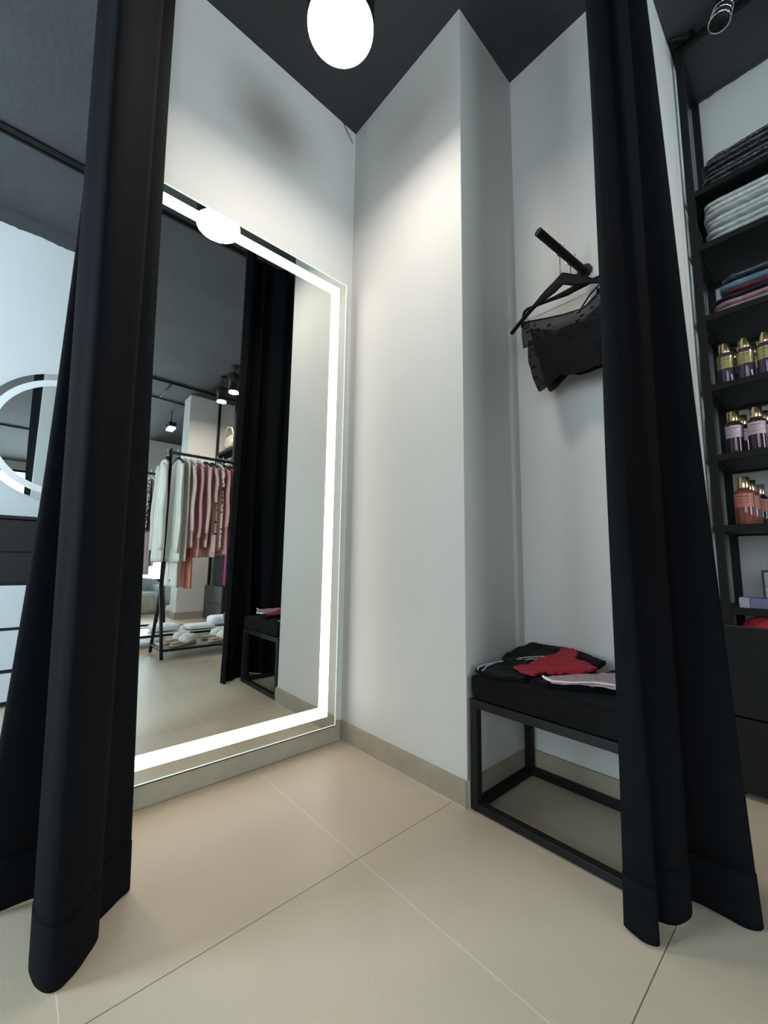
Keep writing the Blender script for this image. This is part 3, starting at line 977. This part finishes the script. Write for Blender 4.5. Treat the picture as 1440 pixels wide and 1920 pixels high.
for i, x in enumerate((1.304, 1.368)):
    bottle('plum bottle with gold cap and pale pink label, %s in its front row' % nm[i], plum_m, pinklab_m, gold_m, (x, .826, zz), gp)
for i, x in enumerate((1.319, 1.383)):
    bottle('plum bottle with gold cap in the back row, behind the %s front one' % nm[i], plum_m, pinklab_m, gold_m, (x, .90, zz), gp)
zz = SHELVES[5] + zt
gp = 'amber spray bottles with coral labels'
bottle('amber bottle with gold cap and coral label at the front of its shelf', amber_m, corallab_m, gold_m, (1.314, .83, zz), gp, r=.0285, h=.178)
bottle('amber bottle right behind the front coral labelled one', amber_m, corallab_m, gold_m, (1.322, .92, zz), gp, r=.0285, h=.178)
bottle('dark slim bottle with pink cap at the back of the amber bottle shelf', plum_m, corallab_m, mat('pink_gold_cap', (.75, .50, .45), .25, metal=.8), (1.345, 1.0, zz), gp, r=.022, h=.17)

# boxes on the lowest shelf
zz = SHELVES[6] + zt
t = thing('gift_box', 'flat lavender and white box lying on the lowest shelf', 'box', (1.27, .82, zz))
MB().box(1.275, 1.304, .815, .90, zz, zz + .036).build('box_end', mat('grey_white_card', (.50, .50, .53), .5, vary=.05), t, bevel=.002)
MB().box(1.304, 1.36, .815, .90, zz, zz + .036).build('box_middle', mat('lavender_card', (.20, .19, .34), .5, vary=.05), t, bevel=.002)
MB().box(1.36, 1.42, .815, .90, zz, zz + .036).build('box_end', MATS['grey_white_card'], t, bevel=.002)
t = thing('perfume_box', 'dark framed box with a pale label and silver top on the lowest shelf', 'box', (1.37, .93, zz))
MB().box(1.334, 1.402, .91, .97, zz, zz + .135).build('box_body', panelg_m, t, bevel=.002)
MB().box(1.341, 1.395, .9085, .9095, zz + .01, zz + .126).build('label', mat('pale_blue_card', (.35, .42, .44), .5, vary=.3, vscale=60), t)
MB().lathe([(.012, 0), (.012, .02), (.010, .028), (.001, .029)], (1.362, .94, zz + .135), 16).build('cap', chrome_m, t, smooth=True)

# red fluffy item in the open drawer
tag(MB().super((1.345, .86, .50), (.085, .06, .096), .9, .9, 64, 40, amp=.006, fs=45, seed=3).build('fluffy_pouch', redfluff_m, smooth=True, origin=(1.345, .86, .42)),
    'bright red fluffy item peeking over the black drawer front', 'clothes')


# folded clothes on the upper shelves
def folded(name, label, m, x0, x1, z, h, seed, group, y0=.80, y1=1.06, amp=.004, tilt=0.0):
    amp = amp * 1.5
    mb = MB(); mb.super(((x0 + x1) / 2, (y0 + y1) / 2, z + h / 2), ((x1 - x0) / 2, (y1 - y0) / 2, h / 2), .55, .22, 88, 14, amp=amp, fs=16, seed=seed)
    o = mb.build(name, m, smooth=True, origin=((x0 + x1) / 2, (y0 + y1) / 2, z))
    return tag(o, label, 'folded clothes', group)


kb = [cloth('bagged_black_cloth_a', (.020, .022, .026), vary=.8, vscale=40, rough=.25, bump=1.0, bscale=22, spec=.9),
      cloth('bagged_black_cloth_b', (.035, .030, .034), vary=.8, vscale=30, rough=.25, bump=1.0, bscale=18, spec=.9)]
wb_ = [cloth('bagged_white_cloth_a', (.52, .54, .53), vary=.2, vscale=40, rough=.3, bump=1.0, bscale=20, spec=.8),
       cloth('bagged_white_cloth_b', (.44, .46, .46), vary=.25, vscale=30, rough=.3, bump=1.0, bscale=16, spec=.8)]
order = ['bottom', 'second from the bottom', 'third from the bottom', 'fourth from the bottom', 'fifth from the bottom', 'sixth from the bottom', 'seventh from the bottom', 'top']


def stack(base, hs, mats_, name, desc, group, x0=1.262, x1=1.62, amp=.004):
    z = base
    n = len(hs)
    rnd = random.Random(len(desc))
    for i, h in enumerate(hs):
        pos = 'top' if i == n - 1 else order[i]
        folded(name, '%s, %s of its stack' % (desc, pos), mats_[i % len(mats_)], x0 + rnd.uniform(-.004, .012), x1 + rnd.uniform(-.02, .02), z, h, i * 3.1 + len(desc), group, y0=.795 + rnd.uniform(0, .02), amp=amp)
        z += h * .96
    return z


stack(SHELVES[0] + zt, [.022, .021, .023, .021, .022, .023, .022], kb, 'folded_garment', 'black wrapped garment, top shelf', 'black folded garments on the top shelf', x0=1.276, amp=.006)
stack(SHELVES[1] + zt, [.025, .024, .024, .023, .025, .023, .024, .024], wb_, 'folded_garment', 'white wrapped garment, second shelf', 'white folded garments on the second shelf', x0=1.266)
pinkb = cloth('bagged_dusty_pink', (.34, .20, .23), vary=.2, vscale=25, rough=.4, bump=.6, bscale=35, spec=.5)
navyb = cloth('bagged_navy', (.020, .022, .035), vary=.5, rough=.4, bump=.6, bscale=35)
redb = cloth('bagged_dark_red', (.16, .02, .03), vary=.7, vscale=30, rough=.4, bump=.6, bscale=35)
blueb = cloth('bagged_pale_blue', (.13, .22, .29), vary=.25, rough=.4, bump=.6, bscale=35)
zz = SHELVES[2] + zt
g3 = 'wrapped garments on the third shelf'
for i, (h, mm, x0, lab) in enumerate(((.027, pinkb, 1.272, 'dusty pink folded garment at the bottom of the third shelf stack'),
                                      (.027, pinkb, 1.276, 'dusty pink folded garment, upper of the two pink ones on the third shelf'),
                                      (.018, navyb, 1.280, 'dark navy folded garment above the pink ones on the third shelf'),
                                      (.022, redb, 1.315, 'dark red folded garment in the middle of the third shelf stack'),
                                      (.030, blueb, 1.298, 'pale blue folded garment near the top of the third shelf stack'),
                                      (.034, kb[0], 1.305, 'crumpled black wrapped garment on top of the pale blue one'))):
    folded('folded_garment', lab, mm, x0, 1.62, zz, h, i * 2.3 + 1, g3, amp=.006 if i < 5 else .012)
    zz += h * .95


# ------------------------------------------------------------------ beyond the left curtain
def round_mirror():
    cy, cz, X = -.9397, 1.5547, XL
    t = thing('round_mirror', 'large round wall mirror with a pale ring, left of the left curtain', 'mirror', (X, cy, cz))
    n = 96

    def disc(r0, r1, x0, x1, name, mats, lab=None):
        m = MB()
        def circ(r, x): return [(x, cy + r * math.cos(2 * PI * j / n), cz + r * math.sin(2 * PI * j / n)) for j in range(n)]
        if r0 == 0:
            m.ring([circ(r1, x0), circ(r1, x1)])
        else:
            m.ring([circ(r0, x0), circ(r1, x0), circ(r1, x1), circ(r0, x1), circ(r0, x0)], caps=False)
        return m.build(name, mats, t, label=lab)
    disc(0, .41, X + .004, X + .028, 'backing', metal_m)
    disc(0, .429, X + .0285, X + .034, 'mirror_glass', mirror_m)
    disc(.348, .388, X + .0342, X + .0354, 'frosted_ring', clear_m, 'pale frosted ring near the rim')


round_mirror()


def console():
    t = thing('drawer_console', 'low console with black upper and white lower drawers under the round mirror', 'cabinet', (-1.65, -1.2, 0))
    x0, x1, y0, y1 = XL + .02, -1.40, -2.6, -.25
    MB().box(x0, x1 - .022, y0 + .002, y1 - .002, .02, .965).build('cabinet_body', panelk_m, t)
    MB().box(x0, x1 + .01, y0, y1, .967, .985).build('top', panelk_m, t, bevel=.002)
    cols = [(y0, -1.80), (-1.796, -.25)]
    for (z0, z1, mm, lab) in ((.796, .962, panelk_m, 'black drawer front'), (.636, .790, panelk_m, 'black drawer front'),
                              (.402, .618, panelw_m, 'white drawer front'), (.190, .386, panelw_m, 'white drawer front'), (.03, .170, panelw_m, 'white drawer front')):
        for (a, b) in cols:
            MB().box(x1 - .02, x1, a + .004, b - .004, z0, z1).build('drawer_front', mm, t, bevel=.0015, label=lab)


console()


# ------------------------------------------------------------------ clothes racks seen in the tall mirror
def rack(label, x, y0, y1, zbar, half, group, board=True):
    t = thing('clothes_rack', label, 'clothes rack', (x, (y0 + y1) / 2, 0), group=group)
    r = .0125
    for y in (y0, y1):
        MB().tube([(x, y, .52), (x, y, zbar + .03)], r, 10).build('pole', metal_m, t, smooth=True)
        m = MB(); m.tube([(x, y, .54), (x - half, y, .012)], r, 10); m.build('leg', metal_m, t, smooth=True)
        m = MB(); m.tube([(x, y, .54), (x + half, y, .012)], r, 10); m.build('leg', metal_m, t, smooth=True)
        MB().tube([(x - half + .01, y, .075), (x + half - .01, y, .075)], .011, 8).build('foot_bar', metal_m, t)
    MB().tube([(x, y0 - .02, zbar), (x, y1 + .02, zbar)], .0125, 12).build('hanging_bar', metal_m, t, smooth=True)
    MB().tube([(x - half + .015, y0, .075), (x - half + .015, y1, .075)], .011, 8).build('base_rail', metal_m, t)
    MB().tube([(x + half - .015, y0, .075), (x + half - .015, y1, .075)], .011, 8).build('base_rail', metal_m, t)
    if board:
        MB().box(x - half + .02, x + half - .02, y0 + .015, y1 - .015, .078, .086).build('base_board', mat('steel_board', (.20, .20, .19), .35, vary=.1), t)
    return t


rg = 'black clothes racks'
rack('black clothes rack with white and pink nightwear, seen in the tall mirror', 2.207, -.256, .70, 1.650, .177, rg)
rack('black clothes rack behind the first, mostly hidden, seen in the tall mirror', 3.30, -1.10, .02, 1.655, .19, rg, board=False)


def hanger_on(name, label, x, y, zb, m, group, hw=.19):
    t = thing(name, label, 'hanger', (x, y, zb), group=group)
    pts = [(x - .018, y, zb + .004)] + [(x - .018 * math.cos(R(a)), y, zb + .006 + .016 * math.sin(R(a))) for a in range(20, 181, 32)] + [(x + .004, y, zb - .03), (x, y, zb - .055)]
    MB().tube(pts, .0016, 6).build('hook', chrome_m, t, smooth=True)
    mb = MB(); mb.tube([(x - hw, y, zb - .125), (x - hw * .6, y, zb - .085), (x - hw * .2, y, zb - .06), (x, y, zb - .055), (x + hw * .2, y, zb - .06), (x + hw * .6, y, zb - .085), (x + hw, y, zb - .125)],
                       [.006, .009, .013, .014, .013, .009, .006], 8)
    mb.build('hanger_arms', m, t, smooth=True)
    return t


def garment(name, label, x, y, zb, length, m, hw=.20, thick=.018, sleeve=0.0, flare=0.0, seed=0, group=None, sl_m=None, turn=0.0, cat='clothes'):
    """a shirt or robe hanging in the xz plane from a bar at (x, y, zb)"""
    t = thing(name, label, cat, (x, y, zb), rotz=turn, group=group)
    NR, NC = 30, 40
    rows = []
    for i in range(NR + 1):
        f = i / NR
        z = -.075 - f * length
        if f < .10:
            w = .055 + (hw - .055) * (f / .10) ** .62
        else:
            w = hw + flare * (f - .10)
        if f < .10: z = -.075 - .055 * (f / .10) ** 1.1
        else: z = -.130 - (f - .10) / .90 * (length - .055)
        tt = thick * (.65 + .5 * min(1, f * 2.2))
        row = []
        for j in range(NC):
            a = 2 * PI * j / NC
            cx_ = math.cos(a); sx_ = math.sin(a)
            px = w * math.copysign(abs(cx_) ** .8, cx_)
            py = tt * math.copysign(abs(sx_) ** .6, sx_)
            py += .007 * min(1, f * 2) * math.sin(px * 55 + seed * 3 + f * 2)
            px += .008 * noise.noise(Vector((f * 4, seed, cx_ * 2)))
            zz_ = z - (.012 * noise.noise(Vector((px * 18, seed, 0))) if i == NR else 0)
            row.append((px, py, zz_))
        rows.append(row)
    MB().ring(rows).build('garment_body', m, t, origin=(0, 0, 0), smooth=True)
    if sleeve:
        for sg in (-1, 1):
            rows = []
            for i in range(17):
                f = i / 16
                cxx = sg * (hw - .025 + .035 * math.sin(min(1, f * 2.5) * PI / 2) + .01 * f)
                zc = -.125 - f * sleeve
                rr = (.048 - .012 * f)
                row = []
                for j in range(14):
                    a = 2 * PI * j / 14
                    row.append((cxx + rr * math.cos(a) * .8, thick * .9 * math.sin(a) - thick * .9 + .004 * math.sin(f * 9 + seed), zc + .015 * math.cos(a) * sg * -1 * (1 - f)))
                rows.append(row)
            MB().ring(rows).build('sleeve', sl_m or m, t, origin=(0, 0, 0), smooth=True)
    return t


white = cloth('ivory_satin', (.62, .60, .54), vary=.06, vscale=9, rough=.6)
white2 = cloth('white_knit', (.56, .56, .52), vary=.06, vscale=12)
palepink = dotted('pale_pink_print', (.62, .45, .41), (.35, .18, .17), 42, .17)
pink = cloth('rose_pink', (.56, .29, .28), vary=.07)
peach = cloth('peach_pink', (.60, .38, .33), vary=.06)
dotp = dotted('pink_black_dots', (.58, .36, .33), (.02, .015, .02), 20, .20)
dotw = dotted('blush_black_dots', (.64, .48, .44), (.03, .02, .02), 26, .20)
coral = dotted('coral_print', (.54, .22, .21), (.66, .36, .33), 60, .2)
corals = cloth('coral_cotton', (.60, .22, .16), vary=.06)
plumg = cloth('dark_plum', (.05, .03, .06))
BX, ZB = 2.207, 1.650
gg = 'nightwear hanging on the nearer rack in the tall mirror'
items = [  # name, y, length, material, hw, sleeve, flare, label, hanger
    ('robe', -.292, .84, white, .13, .70, .02, 'ivory long robe, first on the rack, hanging outside the pole', hanger_m),
    ('robe', -.205, .84, white, .20, .72, .03, 'ivory long robe just inside the rack pole', hanger_m),
    ('night_dress', -.155, .83, white2, .19, 0, .02, 'white knit nightdress next to the ivory robes', hangerw_m),
    ('pyjama_top', -.105, .73, palepink, .20, .55, .0, 'pale pink printed pyjama top beside the white nightdress', hangerw_m),
    ('pyjama_top', -.045, .80, pink, .19, .60, .01, 'plain rose pink pyjama top left of the peach one', hangerw_m),
    ('pyjama_top', .015, .72, peach, .20, .56, .0, 'peach pink pyjama top with dark edged cuffs', hanger_m),
    ('pyjama_top', .070, .80, dotp, .20, .30, .01, 'pink pyjama top with large black dots', hanger_m),
    ('pyjama_top', .120, .74, dotw, .19, .16, .0, 'blush pyjama top with short frilled dotted sleeve', hangerw_m),
    ('pyjama_top', .170, .78, pink, .20, .50, .0, 'plain rose pink pyjama top right of the dotted ones', hanger_m),
    ('pyjama_top', .225, .69, coral, .20, .58, .0, 'coral printed pyjama top near the curtain', hanger_m),
    ('pyjama_top', .285, .66, coral, .19, .50, .0, 'coral printed pyjama top, last before the curtain edge', hanger_m),
    ('pyjama_top', .36, .66, plumg, .19, .5, .0, 'dark plum pyjama top mostly hidden behind the curtain', hanger_m),
]
for i, (n_, y, ln, mm, hw, sl, fl, lab, hm) in enumerate(items):
    if i > 0:
        hanger_on('clothes_hanger', 'hanger holding the %s' % lab.split(',')[0], BX, y, ZB + .010, hm, 'hangers on the nearer rack')
        garment(n_, lab, BX, y, ZB + .012, ln, mm, hw, .014, sl, fl, seed=i * 1.7, group=gg)
    else:
        hanger_on('clothes_hanger', 'hanger at the rack end holding the outermost ivory robe', BX + .02, y + .012, ZB + .010, hm, 'hangers on the nearer rack', hw=.12)
        garment(n_, lab, BX + .06, y, ZB + .012, ln, mm, hw, .018, sl, fl, seed=i * 1.7, group=gg)
# dark cuff lines on the peach top and hem lines on the dotted top
# longer garments hanging lower behind
garment('shorts', 'coral shorts hanging below the pale pink pyjama top', BX + .03, -.075, ZB - .50, .54, corals, .13, .016, 0, .03, seed=21, group='lower garments on the nearer rack')
garment('trousers', 'white satin trousers hanging below the ivory robes', BX + .02, -.178, ZB - .42, .61, white, .15, .016, 0, .02, seed=23, group='lower garments on the nearer rack')
tag(MB().super((BX - .02, -.185, .60), (.03, .02, .018), .8, .8, 20, 12, amp=.004, fs=60, seed=9).build('ribbon_bow', redb, smooth=True, origin=(BX - .02, -.185, .60)),
    'small red bow below the white trousers on the rack', 'bow')

leo = leopard('leopard_print')
lilac = cloth('lilac_grey', (.34, .31, .36)); greyc = cloth('slate_grey', (.10, .11, .13)); paleb = cloth('pale_blue_cloth', (.50, .56, .62)); mauve = cloth('dusty_mauve', (.38, .27, .29))
x2, zb2 = 3.30, 1.655
gg2 = 'clothes on the farther rack in the tall mirror'
for i, (y, ln, mm, hw, lab) in enumerate(((-.215, .55, leo, .21, 'leopard print blouse on the farther rack, seen in the tall mirror'),
                                          (-.175, .98, mauve, .19, 'dusty mauve dress beside the leopard blouse'),
                                          (-.135, .90, paleb, .20, 'pale blue shirt on the farther rack'),
                                          (-.095, .86, lilac, .20, 'lilac grey shirt on the farther rack'),
                                          (-.055, .80, greyc, .20, 'slate grey top on the farther rack, left of the last one'),
                                          (-.015, .84, greyc, .20, 'slate grey top, last on the farther rack'))):
    hanger_on('clothes_hanger', 'pale hanger holding the %s' % lab.split(',')[0].replace(' seen in the tall mirror', ''), x2, y, zb2 + .010, hangerw_m, 'hangers on the farther rack')
    garment('hanging_garment', lab, x2, y, zb2 + .012, ln, mm, hw, .012, .4, .0, seed=40 + i, group=gg2)


# slippers on the base board
def slipper(label, x, y, rz, z=.087):
    t = thing('slipper', label, 'slipper', (x, y, z), rotz=rz, group='fluffy slippers on the rack base')
    m = MB(); m.super((0, 0, .014), (.125, .044, .014), .5, .75, 40, 10, tilt=0)
    m.build('sole', sole_m, t, origin=(0, 0, 0), smooth=True, label='tan sole')
    m = MB(); m.super((.045, 0, .045), (.075, .052, .038), .8, .85, 48, 24, amp=.008, fs=50, seed=x * 7)
    m.build('fluffy_upper', fluff_m, t, origin=(0, 0, 0), smooth=True)
    m = MB(); m.super((-.075, 0, .030), (.045, .036, .006), .8, .9, 24, 8, amp=.002, fs=40)
    m.build('insole', sole_m, t, origin=(0, 0, 0), smooth=True)
    return t


slipper('white fluffy slipper nearest the rack leg', 2.13, -.08, R(62))
slipper('white fluffy slipper beside the one nearest the rack leg', 2.27, -.09, R(66))
slipper('white fluffy slipper of the second pair, nearer side', 2.13, .22, R(70))
slipper('white fluffy slipper of the second pair, far side', 2.27, .21, R(74))


# low display platform with folded whites behind the racks
def low_display():
    t = thing('low_display_rack', 'low black display rack with folded white clothes, behind the slippers', 'display rack', (2.85, .1, 0))
    x0, x1, y0, y1 = 2.62, 3.12, -1.2, .72
    for (a, b, c, d) in ((x0, x0 + .02, y0, y1), (x1 - .02, x1, y0, y1), (x0, x1, y0, y0 + .02), (x0, x1, y1 - .02, y1)):
        MB().box(a, b, c, d, .085, .105).build('rail', metal_m, t, bevel=.002)
    MB().box(x0 + .02, x1 - .02, y0 + .02, y1 - .02, .09, .10).build('board', panelw_m, t)
    for (x, y) in ((x0, y0), (x1 - .02, y0), (x0, y1 - .02), (x1 - .02, y1 - .02)):
        MB().box(x, x + .02, y, y + .02, 0, .085).build('leg', metal_m, t)


low_display()
whitec = cloth('white_cotton', (.68, .70, .71), vary=.08, vscale=20, bump=.5, bscale=30)
for i, (x, y, sx, sy, h, mm, lab) in enumerate(((2.86, -.42, .13, .14, .03, lilac, 'grey folded garment at the left of the low display'),
                                                (2.86, -.05, .12, .12, .03, whitec, 'white folded garment in the middle of the low display'),
                                                (2.80, .25, .10, .13, .022, whitec, 'flat white folded garment with a small yellow mark, low display'),
                                                (2.95, .52, .12, .13, .045, whitec, 'white crumpled garment at the right of the low display'),
                                                (2.80, .60, .08, .10, .075, greyc, 'dark grey crumpled garment at the curtain end of the low display'))):
    tag(MB().super((x, y, .105 + h), (sx, sy, h), .6, .3, 48, 14, amp=.012, fs=14, seed=i + 5).build('folded_garment', mm, smooth=True, origin=(x, y, .105)), lab, 'folded clothes', 'clothes on the low display')

# sofa / pouf with throw
t = thing('sofa', 'pale grey sofa against the pillar, seen in the tall mirror', 'sofa', (5.7, -.3, 0))
MB().super((5.72, -.35, .14), (.42, .95, .14), .25, .2, 48, 20, amp=.006, fs=5).build('seat', sofa_m, t, smooth=True)
MB().super((6.06, -.35, .31), (.12, .95, .16), .35, .2, 48, 20, amp=.006, fs=5).build('backrest', sofa_m, t, smooth=True)
MB().super((5.72, .56, .22), (.40, .09, .15), .35, .25, 40, 20, amp=.004, fs=6).build('armrest', sofa_m, t, smooth=True)
tag(MB().super((5.17, .02, .135), (.10, .46, .135), .5, .4, 64, 30, amp=.035, fs=6, seed=2).build('throw_blanket', throw_m, smooth=True, origin=(5.17, .02, 0)),
    'beige crumpled throw draped over the front of the sofa', 'blanket')


# second shelving seen in the mirror, with bag, trousers
def far_shelf():
    x0, x1 = 3.62, 4.27
    t = thing('shelf_unit', 'tall black shelving beside the white pillar, seen in the tall mirror', 'shelving', (x0, .78, 0), group='black shelving units')
    q = .03
    for (x, y) in ((x0, .79), (x1 - q, .79), (x0, 1.08), (x1 - q, 1.08)):
        MB().box(x, x + q, y, y + q, 0, 2.985).build('post', metal_m, t, bevel=.001)
    for z in (2.18, 1.90, 1.55, 1.20, .90):
        m = MB(); m.box(x0 + q, x1 - q, .79, .81, z, z + .04); m.box(x0 + q, x1 - q, .81, 1.10, z, z + .02); m.box(x0 + .002, x0 + q - .002, .82, 1.08, z, z + .04); m.box(x1 - q + .002, x1 - .002, .82, 1.08, z, z + .04)
        m.build('shelf', metal_m, t)
    m = MB(); m.box(x0 + .04, x1 - .04, .78, 1.07, .02, .43)
    m.build('cabinet_body', panelg_m, t, bevel=.002)
    MB().box(x0 + .03, x1, .762, .779, .225, .435).build('drawer_front', panelg_m, t, bevel=.002)
    MB().box(x0 + .03, x1, .762, .779, .02, .220).build('drawer_front', panelg_m, t, bevel=.002)
    MB().tube([(x0 + q, .83, .885), (x1 - q, .83, .885)], .010, 8).build('hanging_bar', metal_m, t)


far_shelf()
creamb = cloth('cream_canvas', (.55, .50, .40), vary=.2, vscale=10)
t = thing('shoulder_bag', 'cream canvas bag on the shelf beside the white pillar, in the tall mirror', 'bag', (3.93, .93, 2.225))
MB().super((3.93, .93, 2.335), (.22, .11, .11), .7, .6, 48, 24, amp=.02, fs=9, seed=4).build('bag_body', creamb, t, smooth=True)
MB().tube([(3.75, .84, 2.36), (3.80, .82, 2.50), (3.95, .82, 2.54), (4.08, .84, 2.46), (4.12, .86, 2.36)], .010, 8).build('strap', creamb, t, smooth=True)
for i, (z, n_) in enumerate(((1.94, 3), (1.59, 3))):
    for k in range(n_):
        tag(MB().super((3.93, .93, z + .03 + k * .055), (.23, .11, .028), .5, .3, 40, 12, amp=.008, fs=14, seed=i * 4 + k).build('folded_garment', [whitec, paleb, greyc][(k + i) % 3], smooth=True, origin=(3.93, .93, z + k * .055)),
            '%s folded garment, %s layer, %s shelf beside the pillar' % (['white', 'pale blue', 'slate grey'][(k + i) % 3], ['bottom', 'middle', 'top'][k], ['upper', 'lower'][i]), 'folded clothes', 'folded clothes on the shelving beside the pillar')
velv = cloth('grey_velvet', (.045, .045, .055), vary=.3, vscale=10, rough=.5)
mag = cloth('magenta_satin', (.62, .02, .24), vary=.15, rough=.5)
for i, (x, w_, mm, l0, l1, lab) in enumerate(((4.07, .085, velv, .80, .40, 'dark grey velvet trousers hanging beside the pillar, left pair'),
                                              (3.90, .085, velv, .80, .40, 'dark grey velvet trousers hanging beside the pillar, right pair'),
                                              (3.73, .05, mag, .80, .44, 'magenta satin garment hanging near the grey trousers'),
                                              )):
    rows = []
    for k in range(15):
        f = k / 14; z = .87 - f * (.87 - l1)
        rows.append([(x + w_ * (1 + .1 * f) * math.cos(a) + .003 * math.sin(7 * a), .83 - .07 * 0 + .022 * math.sin(a) + .006 * math.sin(w_ * 900 * math.cos(a)), z) for a in [2 * PI * j / 32 for j in range(32)]])
    tag(MB().ring(rows).build('hanging_garment', mm, smooth=True, origin=(x, .83, .87)), lab, 'clothes', 'garments hanging beside the pillar')
